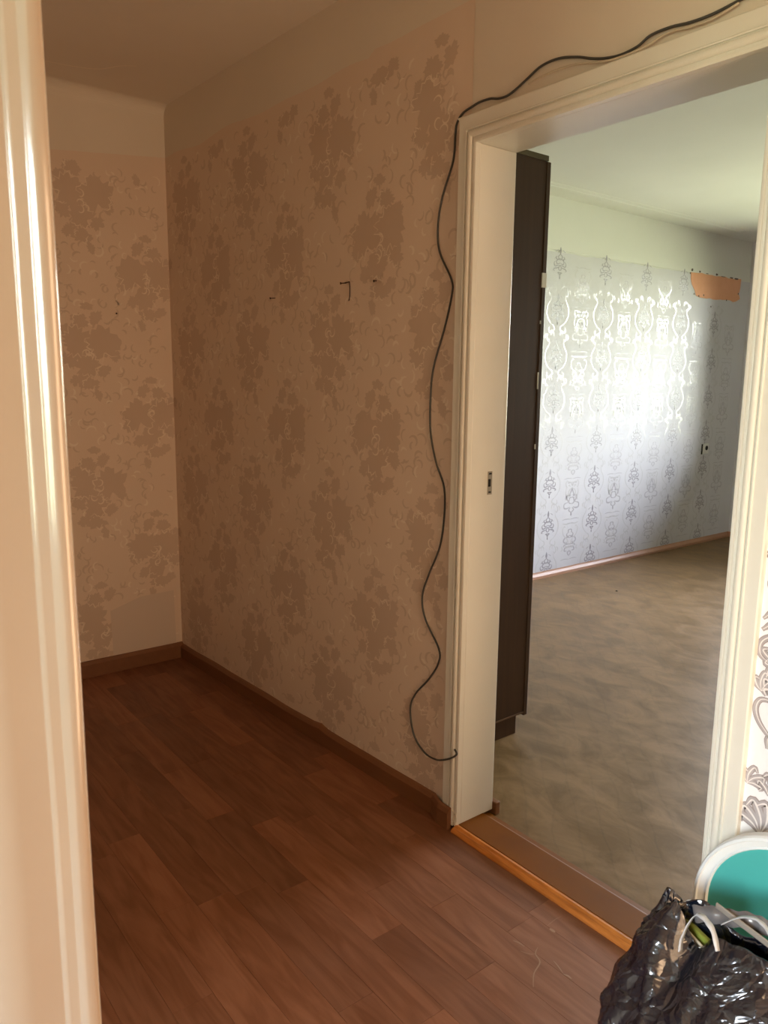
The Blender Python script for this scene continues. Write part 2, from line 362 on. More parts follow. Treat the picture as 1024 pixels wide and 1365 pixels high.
# wallpaper sheets
ps = MB()
xs = [-3.463+ (1.885)*i/60 for i in range(61)]
for i, x in enumerate(xs):
    top = 2.298+.018*noise.noise(Vector((x*4, 0, 0))) + (.02 if x > -2 else 0)
    ps.v += [(x, wy(x)-.0012, .0), (x, wy(x)-.0012, top), (x, wy(x)+.002, top)]
for i in range(60):
    a = 3*i; ps.f += [(a, a+3, a+4, a+1), (a+1, a+4, a+5, a+2)]
ps.build('wallpaper', M_paper, wall_front, kind='structure', fix=False)
pl = MB()
for i in range(31):
    y = .19+(1.457-.19)*i/30; top = 2.25+.05*max(0, (y-.97)/.49)+.006*noise.noise(Vector((y*6, 3, 0)))
    pl.v += [(XL+.0012, y, 0), (XL+.0012, y, top), (XL-.002, y, top)]
for i in range(30):
    a = 3*i; pl.f += [(a, a+1, a+4, a+3), (a+1, a+2, a+5, a+4)]
pl.build('wallpaper', M_paper, wall_left, kind='structure', fix=False)
MB().box(-.71, 1.15, YW-.0012, YW+.001, 0, 2.25).build('wallpaper', M_papR, wall_front, kind='structure')
lw = MB()
for i in range(101):
    y = YB+(Y1-YB)*i/100; top = 2.172+.008*noise.noise(Vector((y*7, 0, 0)))+.012*(y-4)/2.4
    lw.v += [(XF+.0045, y, 0), (XF+.0045, y, top), (XF-.002, y, top)]
for i in range(100):
    a = 3*i; lw.f += [(a, a+1, a+4, a+3), (a+1, a+2, a+5, a+4)]
lw.build('wallpaper', M_papL, wall_living, kind='structure', fix=False)

# ------------------------------------------------------------------ hall wallpaper print
def poly_fan(mb, pts, P, off):
    c = (sum(p[0] for p in pts)/len(pts), sum(p[1] for p in pts)/len(pts))
    o = len(mb.v); mb.v.append(P(c[0], c[1], off)); mb.v += [P(p[0], p[1], off) for p in pts]; k = len(pts)
    for i in range(k): mb.f.append((o, o+1+i, o+1+(i+1) % k))
def leaf_poly(cx, cz, r, ang, rr, lobes=5, asp=1.0):
    out = []; n = lobes*8
    for i in range(n):
        a = 2*math.pi*i/n; lob = .70+.22*abs(math.cos(lobes*a/2))+.10*math.cos(lobes*3*a+1)+rr.uniform(-.09, .09)
        if abs(a-math.pi) < .3: lob *= .72
        q = r*lob; x = q*math.cos(a); z = q*math.sin(a)*asp
        out.append((cx+x*math.cos(ang)-z*math.sin(ang), cz+x*math.sin(ang)+z*math.cos(ang)))
    return out
def hook(cx, cz, s, ang, turn=1, n=8, sweep=3.6):
    pts = []; 
    for i in range(n+1):
        t = i/n; a = ang+turn*sweep*t; r = s*(1-.55*t)
        pts.append((cx+r*math.cos(a), cz+r*math.sin(a)))
    return pts
CL = [(-.048, .02, .074, .4, 1.15), (.060, .015, .080, 1.8, 1.1), (.0, -.075, .056, 2.6, 1.4), (-.075, -.06, .035, .9, 1.2), (.06, -.10, .03, 2.2, 1.2), (-.03, .105, .036, 1.1, 1.2),
      (.035, .12, .030, 2.5, 1.3), (-.085, .07, .026, .2, 1), (.105, -.035, .030, .8, 1), (-.005, -.155, .032, 1.5, 1.7), (.03, -.20, .020, .3, 1.5), (-.055, -.14, .026, 2, 1.2), (.0, .165, .02, 1.5, 1.6)]
def print_sheet(P, u0, u1, v0, v1, ucols, parent, rr, skip=None):
    lf, cu, ve = MB(), MB(), MB()
    occ = []
    for k, u in enumerate(ucols):
        for j in range(-1, 5):
            v = .55+(.31 if k % 2 else 0)+j*.613+ -.0
            mir = 1 if (k//1) % 2 else -1
            for (dx, dz, r, a, asp) in CL:
                cx, cz = u+mir*dx*1.05, v+dz*1.02
                if not (u0+r < cx < u1-r*.6 and v0 < cz-r and cz+r < v1-.02): continue
                if skip and skip(cx, cz): continue
                poly_fan(lf, leaf_poly(cx, cz, r, a, rr, rr.choice([4, 5, 6]), asp), P, .0004+(.00002*len(occ)) % .0004); occ.append((cx, cz, r))
                if r > .03:
                    for q in range(3):
                        an = rr.uniform(0, 6.28); e = leaf_poly(cx, cz, r*1.0, a, rr)[::1]
                        i0 = rr.randrange(0, 26); flat_ribbon(ve, e[i0:i0+9], .0035, P, .00085+((i0*7+q*13) % 50)*2e-6)
            for q in range(4):
                cx, cz = u+mir*.006+rr.uniform(-.015, .015), v-.02+rr.uniform(-.05, .05)
                if u0+.04 < cx < u1-.04 and v0+.05 < cz < v1-.05 and not (skip and skip(cx, cz)):
                    flat_ribbon(ve, hook(cx, cz, .02, rr.uniform(0, 6), rr.choice([-1, 1])), .005, P, .00098+q*2e-5)
    n = int((u1-u0)*(v1-v0)*520)
    for q in range(n):
        cx, cz = rr.uniform(u0+.03, u1-.03), rr.uniform(v0+.04, v1-.05)
        if any((cx-a)**2+(cz-b)**2 < (r*.95)**2 for a, b, r in occ): continue
        if skip and skip(cx, cz): continue
        s = rr.uniform(.016, .030)
        flat_ribbon(cu if rr.random() < .72 else ve, hook(cx, cz, s, rr.uniform(.2, 2.6) if rr.random() < .7 else rr.uniform(3, 6), rr.choice([-1, 1]), 7, rr.uniform(1.6, 3.4)), rr.uniform(.005, .0100), P, .00015+(q % 120)*2e-6)
    lf.build('leaf_print', M_leaf, parent, kind='structure', fix=False); cu.build('curl_print', M_curl, parent, kind='structure', fix=False); ve.build('vein_print', M_vein, parent, kind='structure', fix=False)
PW = lambda u, v, o: (u, wy(u)-.0012-o, v)
rr = random.Random(3)
print_sheet(PW, -3.46, -1.6, .03, 2.30, [-3.52+.26*i for i in range(8)], wall_front, rr)
PL_ = lambda u, v, o: (XL+.0012+o, u, v)
print_sheet(PL_, .2, 1.455, .05, 2.25, [.27+.27*i for i in range(5)], wall_left, rr, skip=lambda a, b: 1.11 < a < 1.42 and b < .33)
# blank patch pasted low on the end wall
MB().prism([(1.12, .06), (1.425, .06), (1.42, .34), (1.26, .335), (1.115, .29)], 'x', XL, XL+.0022).build('paper_patch', mat('blank_paper', (.60, .50, .42), .6), wall_left, kind='structure')

# ------------------------------------------------------------------ damask print in the living room
PD = lambda u, v, o: (XF+.0045+o, u, v)
def mirror_strokes(mb, u, v, strokes, wd, off, sc_=1.0, taper=True):
    for st in strokes:
        pts = [(p.x, p.y) for p in smoothline([(a, b, 0) for a, b in st], 4)]
        for sgn in (1, -1):
            flat_ribbon(mb, [(u+sgn*a*sc_, v+b*sc_) for a, b in pts], wd, PD, off, taper)
ST_A = [[(.0, .115), (.006, .085), (.0, .06)], [(0, .062), (.022, .045), (.014, .025), (.0, .03)], [(.0, .02), (.03, .022), (.045, .0), (.03, -.012), (.0, -.004)],
        [(.03, .02), (.05, .03), (.045, .045)], [(.0, -.02), (.035, -.025), (.06, -.03), (.072, -.01), (.062, .004)], [(.012, -.035), (.035, -.042), (.062, -.048), (.078, -.06), (.060, -.066)],
        [(.0, -.02), (.018, -.045), (.0, -.062)], [(.0, -.075), (.028, -.078)], [(.0, -.098), (.014, -.078)], [(.0, -.10), (.001, -.125)]]
ST_B = [[(.0, .11), (.008, .085), (.022, .06)], [(.012, .075), (.03, .045), (.01, .05)], [(.03, .045), (.052, .048), (.055, .02), (.04, .0), (.055, -.01)],
        [(.0, .03), (.022, .028), (.03, -.01), (.0, -.02)], [(.055, -.008), (.088, -.02), (.085, -.05), (.05, -.055), (.02, -.045)], [(.01, -.05), (.03, -.07), (.0, -.09)], [(.0, -.085), (.004, -.115)]]
ST_B2 = [[(.0, .10), (.02, .09), (.012, .07)], [(.025, .075), (.04, .055), (.02, .04), (.0, .05)], [(.0, .03), (.05, .035), (.075, .01), (.05, -.01), (.02, .0)], [(.0, -.02), (.05, -.02), (.075, -.04)],
         [(.0, -.045), (.045, -.045), (.06, -.07), (.03, -.075)], [(.0, -.075), (.02, -.09), (.0, -.115)]]
OG = [[(.075, .155), (.098, .125), (.085, .10), (.070, .115)], [(.070, .10), (.078, .07), (.105, .03), (.108, -.02), (.085, -.06), (.055, -.085)],
      [(.055, -.085), (.035, -.095), (.03, -.115), (.048, -.125)], [(.05, -.12), (.07, -.135), (.085, -.12), (.078, -.10)], [(.03, .13), (.035, .155), (.055, .16), (.055, .135)], [(.10, .145), (.118, .13), (.112, .11)]]
CROWN = [[(.0, .085), (.018, .105), (.045, .108), (.06, .12)], [(.0, .078), (.012, .10)], [(.058, .118), (.07, .10), (.062, .075), (.05, .07)], [(.0, .065), (.03, .05), (.04, .015), (.028, -.015)],
         [(.062, .07), (.068, .03), (.055, .0), (.065, -.02)], [(.02, .07), (.03, .085), (.045, .08)], [(.058, -.02), (.06, .02)]]
CUP = [[(.065, .085), (.082, .06), (.07, .02), (.03, -.01), (.012, -.04), (.006, -.075)], [(.065, .085), (.055, .075)], [(.03, -.02), (.05, -.05), (.028, -.075), (.012, -.06)], [(.085, -.06), (.075, -.085), (.09, -.09)],
       [(.0, .10), (.05, .098), (.085, .105)]]
dA, dB, dS = MB(), MB(), MB()
u = 2.168; c = 0
rr = random.Random(5)
while u < Y1-.05:
    v = -.05
    isA = c % 2 == 0
    j = 0
    z = (.08 if isA else .225)
    while z < 2.14:
        if 5.6 < u < 6.5 and z > 1.93: pass
        elif isA:
            mirror_strokes(dA, u, z, ST_A, .0095, .0004, .84)
            if z < 2.0: mirror_strokes(dS, u, z-.02, OG, .0095, .0006)
            mirror_strokes(dB, u, z+.02, [[(.02, .02), (.06, .0)], [(.02, -.005), (.055, -.02)], [(.02, .06), (.05, .045)]], .006, .0003)
        else:
            k = round((z-.225)/.29)
            mirror_strokes(dB, u, z, ST_B if k % 2 else ST_B2, .012, .0004, .9)
            mirror_strokes(dS, u, z+.03, CROWN if k % 2 else CUP, .0095, .0006)
            mirror_strokes(dB, u, z, [[(.0, -.13), (.05, -.125), (.09, -.13)], [(.0, .135), (.05, .13)]], .005, .0003)
        z += .29
    u += .2435; c += 1
dA.build('motif_print', M_damD, wall_living, kind='structure', fix=False)
dB.build('motif_print', M_damP, wall_living, kind='structure', fix=False)
dS.build('silver_print', M_damS, wall_living, kind='structure', fix=False)
# torn patch showing orange plaster, with ragged dark bits along its top edge
rr = random.Random(11)
pp = [(5.665, 2.188)]
for k in range(1, 16): pp.append((5.665+.765*k/15, 2.190+.006*k/15+rr.uniform(-.006, .006)))
pp += [(6.425, 2.12), (6.41, 2.08), (6.435, 2.04), (6.38, 2.018)]
for k in range(1, 12): pp.append((6.38-.62*k/12, 2.012+rr.uniform(-.005, .007)))
pp += [(5.76, 2.02), (5.735, 2.06), (5.69, 2.10), (5.67, 2.14)]
op = MB(); 
o_ = len(op.v); op.v = [(XF+.0058, a, b) for a, b in pp]
bmP = MB(); bmP.prism(pp, 'x', XF+.001, XF+.0062); bmP.build('bare_patch', M_orange, wall_living, kind='structure')
db = MB()
for (yc, wd, h, dz) in ((5.68, .035, .022, .012), (5.79, .03, .016, .008), (6.04, .04, .018, .008), (5.655, .02, .014, -.015), (6.27, .07, .012, .002), (6.35, .08, .014, 0), (6.14, .09, .006, 0), (5.90, .05, .006, .002)):
    poly_fan(db, [(yc+wd*.5*math.cos(q)*rr.uniform(.7, 1.1), 2.195+dz+h*.5*math.sin(q)*rr.uniform(.8, 1.1)) for q in [i*math.pi/4 for i in range(8)]], PD, .0025)
for (yc, zc) in ((5.73, 2.03), (5.80, 2.02), (5.87, 2.03), (6.22, 2.015), (6.40, 2.08), (5.99, 1.95)):
    poly_fan(db, [(yc+.008*math.cos(q), zc+.008*math.sin(q)) for q in [i*math.pi/3 for i in range(6)]], PD, .0025)
db.build('torn_edge', mat('dark_torn_bits', (.12, .09, .07), .8), wall_living, kind='structure', fix=False)

# ------------------------------------------------------------------ acanthus print right of the door
PR = lambda u, v, o: (u, YW-.0012-o, v)
aD, aM, aL = MB(), MB(), MB()
def rstroke(mb, pts, wd, off, taper=True):
    flat_ribbon(mb, [(p.x, p.y) for p in smoothline([(a, b, 0) for a, b in pts], 5)], wd, PR, off, taper)
def plume(cx, cz, L, ang, n=5, s=1):
    """a curled acanthus frond: dark stroke, grey body, light rib, one lobe per step"""
    for i in range(n):
        t = i/(n-1); a = ang+s*(t-.5)*1.9; l = L*(1-.35*abs(t-.5)*2)
        p = [(cx, cz), (cx+.5*l*math.cos(a), cz+.5*l*math.sin(a)), (cx+l*math.cos(a+.25*s), cz+l*math.sin(a+.25*s)), (cx+l*.86*math.cos(a+.55*s), cz+l*.86*math.sin(a+.55*s))]
        rstroke(aD, p, L*.30, .0004+.00002*i); rstroke(aM, p, L*.23, .0005+.00002*i); rstroke(aL, p, L*.06, .0007+.00002*i)
def scroll(pts, wd):
    rstroke(aD, pts, wd*1.35, .0004); rstroke(aM, pts, wd, .0006); rstroke(aL, [(a+wd*.12, b+wd*.1) for a, b in pts], wd*.22, .0007)
for oz in (0, .64, 1.28):
    for ox in (0, .27, .54, .81, 1.08, 1.35, 1.62, 1.89):
        X = lambda x: x+ox
        if X(-.64) > 1.05: continue
        plume(X(-.665), oz+.43, .075, 1.4, 6, 1); plume(X(-.64), oz+.46, .075, .6, 6, -1); plume(X(-.700), oz+.53, .045, 1.2, 4, -1)
        plume(X(-.69), oz+.48, .05, 2.0, 4, 1) if ox > 0 else None
        plume(X(-.655), oz+.52, .05, 1.1, 4, 1)
        scroll([(X(-.650), oz+.705), (X(-.668), oz+.718), (X(-.690), oz+.716), (X(-.698), oz+.695), (X(-.688), oz+.668), (X(-.660), oz+.640), (X(-.635), oz+.628)], .010)
        scroll([(X(-.668), oz+.618), (X(-.668), oz+.640), (X(-.648), oz+.640), (X(-.62), oz+.628)], .011)
        plume(X(-.690), oz+.735, .045, 1.4, 4, -1); plume(X(-.640), oz+.73, .07, 1.7, 6, 1)
        plume(X(-.655), oz+.80, .05, 2.6, 4, -1)
        scroll([(X(-.680), oz+.795), (X(-.700), oz+.81), (X(-.702) if ox else X(-.700), oz+.835), (X(-.680), oz+.85), (X(-.655), oz+.838), (X(-.64), oz+.80)], .011)
        scroll([(X(-.70), oz+.862), (X(-.67), oz+.885), (X(-.645), oz+.872), (X(-.63), oz+.85)], .016)
        scroll([(X(-.70), oz+.885), (X(-.672), oz+.91), (X(-.64), oz+.90)], .012)
        scroll([(X(-.640), oz+.985), (X(-.668), oz+.960), (X(-.690), oz+.968), (X(-.688), oz+.945), (X(-.655), oz+.93)], .010)
        plume(X(-.63), oz+.98, .07, 2.0, 6, 1); plume(X(-.685), oz+1.00, .04, 1.2, 4, 1)
for mb, mm in ((aD, M_acD), (aM, M_acM), (aL, M_acL)): mb.build('acanthus_print', mm, wall_front, kind='structure', fix=False)

# ------------------------------------------------------------------ baseboards
bb = MB(); n = 40
prof = [(0, 0), (-.016, 0), (-.016, .052), (-.009, .064), (-.003, .068), (0, .068)]
for i in range(n+1):
    x = -3.45+(1.885)*i/n
    wob = .0035*noise.noise(Vector((x*5, 0, 0))) + .008*math.exp(-((x+2.27)/.03)**2)
    for (dy, z) in prof:
        bb.v.append((x, (wy(x) if x < -1.62 else YC-.001)+dy, z+(wob if z > .05 else 0)))
k = len(prof)
for i in range(n):
    for j in range(k-1): bb.f.append((i*k+j, i*k+j+1, (i+1)*k+j+1, (i+1)*k+j))
bb.f += [tuple(range(k)), tuple(n*k+j for j in range(k))]
bb.build('baseboard_front', M_base, kind='structure')
MB().prism([(XL, 0), (XL+.016, 0), (XL+.016, .060), (XL+.008, .074), (XL, .076)], 'y', .19, 1.458).build('baseboard_left', M_base, kind='structure')
MB().prism([(XF, 0), (XF+.018, 0), (XF+.018, .018), (XF+.008, .035), (XF+.005, .046), (XF, .047)], 'y', YB, Y1).build('baseboard_living_left', M_baseL, kind='structure')
MB().box(XF, .95, Y1-.018, Y1, 0, .046).build('baseboard_living_back', M_baseL, kind='structure', bevel=.004)
MB().box(-.70, 1.15, YW-.016, YW, 0, .068).build('baseboard_right', M_base, kind='structure', bevel=.004)

# ------------------------------------------------------------------ door 1: the opening to the living room
d1 = empty('door_1', (-1.16, 1.56, 0), kind='structure')
def casing_profile(W, T=.022):
    """(distance from the opening edge, thickness) of the moulded architrave"""
    p = [(0, 0), (0, .0165), (.004, .0175), (.008, .0175), (.009, .0155), (.013, .0155)]
    for k in range(9): a = math.pi*k/8; p.append((.0235-.0085*math.cos(a), .0145+.0065*math.sin(a)))
    p += [(.034, .0145), (.0345, .0185), (.037, .0195), (.039, .0185)]
    p += [(.0395, .0165), (W-.003, .0175), (W, .015), (W, 0)]
    return p
def casing(kind, W, a, b, edge):
    mb = MB(); p = casing_profile(W)
    yb = YW
    def pt(d, t, h):
        y = yb-t
        if kind == 'L': return (edge-d, y, h)
        if kind == 'R': return (edge+d, y, h)
        return (h, y, edge+d)
    # mitred ends
    o = len(mb.v); k = len(p)
    for d, t in p:
        if kind == 'T': mb.v.append(pt(d, t, a-d*1.0)); 
        else: mb.v.append(pt(d, t, a))
    for d, t in p:
        if kind == 'T': mb.v.append(pt(d, t, b+d))
        else: mb.v.append(pt(d, t, b+d))
    mb.f = [tuple(range(k)), tuple(k+i for i in range(k))]+[(i, (i+1) % k, k+(i+1) % k, k+i) for i in range(k)]
    return mb.build('casing', M_paint, d1)
casing('L', .066, .012, ZT, XJ0)
casing('R', .070, .0, ZT, XJ1)
casing('T', .074, XJ0, XJ1, ZT)
MB().box(XJ0-.028, XJ0, YW+.0003, YB+.004, .016, ZT).build('jamb', M_paint, d1, bevel=.002)
MB().box(XJ1, XJ1+.028, YW+.0003, YB+.004, 0, ZT).build('jamb', M_paint, d1, bevel=.002)
MB().box(XJ0-.028, XJ1+.028, YW+.0003, YB+.004, ZT, ZT+.03).build('jamb', M_paint, d1, bevel=.002)
# threshold
th = MB()
th.prism([(YC+.012, 0), (YB-.030, 0), (YB-.030, .013), (YB-.040, .018), (YC+.014, .018)], 'x', XJ0, XJ1).build('threshold', M_thr, d1)
MB().prism([(YC-.016, 0), (YC+.013, 0), (YC+.013, .0165), (YC+.004, .018), (YC-.002, .013), (YC-.006, .0125), (YC-.011, .010), (YC-.016, .004)], 'x', XJ0-.004, XJ1+.01).build('threshold_nosing', M_thrF, d1, label='bright orange front strip')
MB().prism([(YB-.030, 0), (YB-.006, 0), (YB-.006, .005), (YB-.012, .010), (YB-.030, .012)], 'x', XJ0, XJ1).build('threshold_strip', M_thr, d1)
# strike plate
s1 = MB().box(XJ0-.001, XJ0+.0012, 1.588, 1.606, 1.025, 1.092).build('strike_plate', M_metal, d1, bevel=.0005)
MB().box(XJ0+.0010, XJ0+.0016, 1.590, 1.600, 1.048, 1.070).build('latch_hole', M_dark, s1)
MB().box(XJ0+.0010, XJ0+.0016, 1.592, 1.603, 1.083, 1.088).build('screw_slot', M_dark, s1)
MB().box(XJ0+.0010, XJ0+.0016, 1.592, 1.602, 1.030, 1.034).build('screw_slot', M_dark, s1)
# chipped paint at the foot of the left casing
chp = MB()
rr = random.Random(2)
for k in range(9):
    cx, cz, r = XJ0-.002-rr.random()*.016, .014+rr.random()*.045, .003+rr.random()*.004
    chp.prism([(cx+r*math.cos(q)*rr.uniform(.6, 1.1), cz+1.5*r*math.sin(q)*rr.uniform(.6, 1.1)) for q in [i*math.pi/3 for i in range(6)]], 'y', YC+.001, YC+.006)
chp.build('chipped_paint', M_chip, d1, label='pale chipped paint at the foot of the left casing')
# stub of living room skirting behind the jamb
MB().box(XJ0-.33, XJ0+.014, YB+.004, YB+.024, 0, .042).build('baseboard_living_front', M_base, kind='structure', bevel=.003)

# ------------------------------------------------------------------ door 2: the near frame at the camera's left
d2 = empty('door_2', (-.3, .12, 0), kind='structure')
def jamb_prof():
    p = [(-.735, .198), (-.704, .198), (-.7010, .1965), (-.700, .194), (-.700, .1862), (-.7005, .1850)]
    def cham(x, y, L, a0, a1, n=6):          # gently crowned chamfer, surface normal turning from a0 to a1 degrees
        out = []
        for k in range(1, n+1):
            a = math.radians(a0+(a1-a0)*(k-.5)/n); x -= L/n*math.sin(a); y -= L/n*math.cos(a); out.append((x, y))
        return out
    p += cham(-.7005, .1850, .0080, 36, 54); x, y = p[-1]
    p += [(x-.0004, y-.0006), (x-.0004, y-.0085)]; x, y = p[-1]
    p += cham(x, y, .0065, 24, 62); x, y = p[-1]
    p += [(x-.0002, y-.001), (x-.0002, .140)]; x, y = p[-1]
    p += cham(x, y, .060, 2, 66, 12); x, y = p[-1]
    p += [(x-.004, y-.006), (x-.005, .05), (-.80, .05), (-.80, .198)]
    return p
jb = MB(); P_ = jamb_prof(); n = 70
for i in range(n+1):
    z = 2.02*i/n
    for j, (x, y) in enumerate(P_):
        wob = .0006*noise.noise(Vector((z*5, j*.15, 0)))+.00025*noise.noise(Vector((z*23, 5+j*.2, 0)))
        jb.v.append((x+(wob if x > -.74 else 0), y+(wob*.8 if x > -.74 else 0), z))
k = len(P_)
for i in range(n):
    for j in range(k): jb.f.append((i*k+j, i*k+(j+1) % k, (i+1)*k+(j+1) % k, (i+1)*k+j))
jb.f += [tuple(range(k)), tuple(n*k+j for j in range(k))]
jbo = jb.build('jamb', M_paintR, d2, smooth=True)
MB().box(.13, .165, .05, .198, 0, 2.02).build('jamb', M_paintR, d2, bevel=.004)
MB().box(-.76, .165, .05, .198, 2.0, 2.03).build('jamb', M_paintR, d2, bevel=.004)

# ------------------------------------------------------------------ windows
def window(name, W, y, face):
    a, b, c, d = W
    e = empty(name, ((a+b)/2, y, c), kind='structure')
    f = MB()
    t = .05
    f.box(a, b, y-.03, y+.03, c, c+t).box(a, b, y-.03, y+.03, d-t, d).box(a, a+t, y-.03, y+.03, c+t, d-t).box(b-t, b, y-.03, y+.03, c+t, d-t)
    m = (a+b)/2; f.box(m-.035, m+.035, y-.03, y+.03, c+t, d-t)
    f.build('window_frame', M_plas, e, bevel=.003)
    for x0, x1 in ((a+t, m-.035), (m+.035, b-t)): MB().box(x0, x1, y-.003, y+.003, c+t, d-t).build('pane', M_glassm, e)
    MB().box(a-.04, b+.04, min(y+face*.03, y+face*(.14 if face < 0 else .36)), max(y+face*.03, y+face*(.14 if face < 0 else .36)), c-.03, c+.001).build('window_sill', M_plas, e, bevel=.004)
window('window_1', WIN1, Y1+.075, -1)
window('window_2', WIN2, Y2-.26, 1)

# ------------------------------------------------------------------ wardrobe
wx1, wx0 = -1.882, -2.78
wd = empty('wardrobe', ((wx0+wx1)/2, 1.93, 0), 'dark walnut veneered wardrobe standing just behind the door jamb, seen from its side', 'wardrobe')
MB().box(wx1-.018, wx1, 1.690, 2.172, .080, 2.095).build('side_panel', M_ward, wd, bevel=.001)
MB().box(wx0, wx0+.018, 1.690, 2.172, .080, 2.095).build('side_panel', M_ward, wd, bevel=.001)
MB().box(wx0-.002, wx1+.003, 1.690, 2.180, 2.095, 2.113).build('top_panel', M_wardE, wd, bevel=.001)
MB().box(wx0+.018, wx1-.018, 1.690, 2.165, .080, .098).build('bottom_panel', M_ward, wd)
MB().box(wx0+.018, wx1-.018, 1.684, 1.690, .090, 2.095).build('back_panel', M_ward, wd)
MB().box(wx0+.01, wx1-.006, 1.695, 2.140, 0, .079).build('plinth', M_ward, wd, bevel=.001)
xm = (wx0+wx1)/2
for a, b, hx in ((wx0+.001, xm-.001, xm-.05), (xm+.001, wx1+.002, xm+.05)):
    dd = MB().box(a, b, 2.174, 2.194, .066, 2.094).build('wardrobe_door', M_ward, wd, bevel=.002)
    MB().tube([(hx, 2.194, 1.05), (hx, 2.216, 1.055), (hx, 2.218, 1.10), (hx, 2.216, 1.145), (hx, 2.194, 1.15)], .005).build('handle', M_metal, dd, smooth=True)
for z, h in ((1.70, .05), (1.112, .018), (1.555, .012), (1.35, .06)):
    MB().box(wx1-.002, wx1+.0026, 2.1725, 2.196 if h > .03 and z > 1.6 else 2.176, z-h/2, z+h/2).build('edge_chip', M_chip, wd, label='pale chipped spot on the front edge')
MB().prism([(wx1, .077), (wx1+.0025, .077), (wx1+.0025, .083), (wx1, .083)], 'y', 1.69, 2.172).build('edge_strip', mat('light_brown_edge', (.14, .075, .04), .4), wd)

# ------------------------------------------------------------------ cable
def ray(x, y): return fwd + rt2*((x-512)/F_PX) + up2*((682.5-y)/F_PX)
def on_wall(x, y, off=.004):
    d = ray(x, y); nx, ny = .065, -1.86; p0 = (-1.6, YW-off)
    s = (nx*p0[0]+ny*p0[1])/(nx*d.x+ny*d.y); return (d.x*s, d.y*s, H+d.z*s)
def on_y(x, y, Y):
    d = ray(x, y); s = Y/d.y; return (d.x*s, Y, H+d.z*s)
def on_far(x, y, X):
    d = ray(x, y); s = X/d.x; return (X, d.y*s, H+d.z*s)
path = [on_y(1000, -6, YW-.006), on_y(985, 1, YW-.006), on_y(950, 19, YW-.006), on_y(920, 30, YW-.006), on_y(895, 36, YW-.006), on_y(868, 47, YW-.008)]
hidden = [on_y(850, 62, YW-.009), on_y(828, 73, YW-.009), on_y(808, 77.5, YW-.008), on_y(790, 78, YW-.007), on_y(770, 76, YW-.005), on_y(745, 78, YW-.005), on_y(722, 88, YW-.005), on_y(703, 105, YW-.005), on_y(688, 119, YW-.006),
          on_y(676, 128, YW-.008), on_y(664, 131.5, YW-.008), on_y(654, 131.5, YW-.007), on_y(640, 136, YW-.006), on_y(630, 142, YW-.005), on_y(617, 151, YW-.005)]
down = [on_wall(609, 165), on_wall(607, 180)]+[on_wall(*p) for p in ((604, 215), (590, 262), (584, 300), (586, 335), (602, 373), (602, 395), (592, 440), (578, 490), (574, 530), (574, 575), (581, 615), (592, 650), (592, 690), (586, 730), (572, 765), (563, 795), (567, 825), (585, 865), (584, 885), (572, 905), (554, 925), (547, 945), (552, 980), (566, 1003), (580, 1012))]
tail = [on_y(590, 1013, YC-.006), on_y(603, 1010, YC-.006), on_y(609, 1005, YC-.006), on_y(606, 999, YC-.004)]
cab = MB().tube(smoothline(path+hidden+down+tail, 6), .0030, 7).build('cable', M_cable, smooth=True)
tag(cab, 'thin dark grey cable running over the door casing and hanging in waves down beside it', 'cable')
p2 = [on_y(985, 4, YW-.013), on_y(950, 25, YW-.012), on_y(920, 36, YW-.012), on_y(890, 44, YW-.012)]+[(-1.06, YW-.016, 2.040), (-1.14, YW-.016, 2.040)]+[on_y(*p, YW-.012) for p in ((772, 85), (745, 92), (720, 103), (705, 112))]
c2 = MB().tube(smoothline(p2, 6), .0022, 7).build('cable', M_cableW, smooth=True)
tag(c2, 'thinner pale beige cable lying above the door casing, under the dark one', 'cable')

# ------------------------------------------------------------------ nails in the papered wall
def nail(px, lab, L=.018, hang=None, rot=0):
    p = Vector(on_wall(*px, off=0)); e = empty('nail', p, lab, 'nail', None)
    d = Vector((-.012+rot, -L, -.002))
    MB().tube([p+Vector((0, .006, 0)), p+d*.6, p+d], .0016, 6).build('shank', M_nail, e)
    MB().tube([p+d*.9, p+d*1.08], .0038, 8).build('nail_head', M_nail, e)
    if hang:
        q = p+Vector((.018, -.004, 0))
        MB().tube(smoothline([p+d*.5, q+Vector((-.004, 0, .001)), q, q+Vector((.002, 0, -.02)), q+Vector((0, .001, -.045)), q+Vector((-.005, .001, -.058))], 4), .0016, 6).build('wire_hook', M_nail, e)
nail((368, 397), 'small rusty nail at the left of the three in the papered wall')
nail((463, 377), 'rusty nail with a bent wire hanging down, middle of the three in the wall', hang=True)
nail((503, 374), 'short dark nail nearest the door, right one of the three in the wall', L=.012, rot=.010)
e = empty('nail', (XL, 1.205, 1.62), 'tiny nail stub in the end wall of the hall', 'nail')
MB().tube([(XL-.004, 1.205, 1.62), (XL+.010, 1.205, 1.619)], .0015, 6).build('shank', M_nail, e)
MB().tube([(XL+.009, 1.205, 1.619), (XL+.011, 1.205, 1.619)], .0035, 8).build('nail_head', M_nail, e)

# ------------------------------------------------------------------ socket on the living room wall
so = empty('wall_socket', (XF+.005, 6.075, .805), 'small white wall socket low on the damask wall of the far room', 'socket')
MB().box(XF+.004, XF+.016, 6.037, 6.117, .765, .850).build('face_plate', M_plas, so, bevel=.004)
MB().tube([(XF+.015, 6.082, .812), (XF+.019, 6.082, .812)], .019, 20).build('socket_well', M_dark, so)
MB().box(XF+.0045, XF+.009, 6.022, 6.036, .76, .845).build('side_gap', M_dark, so)

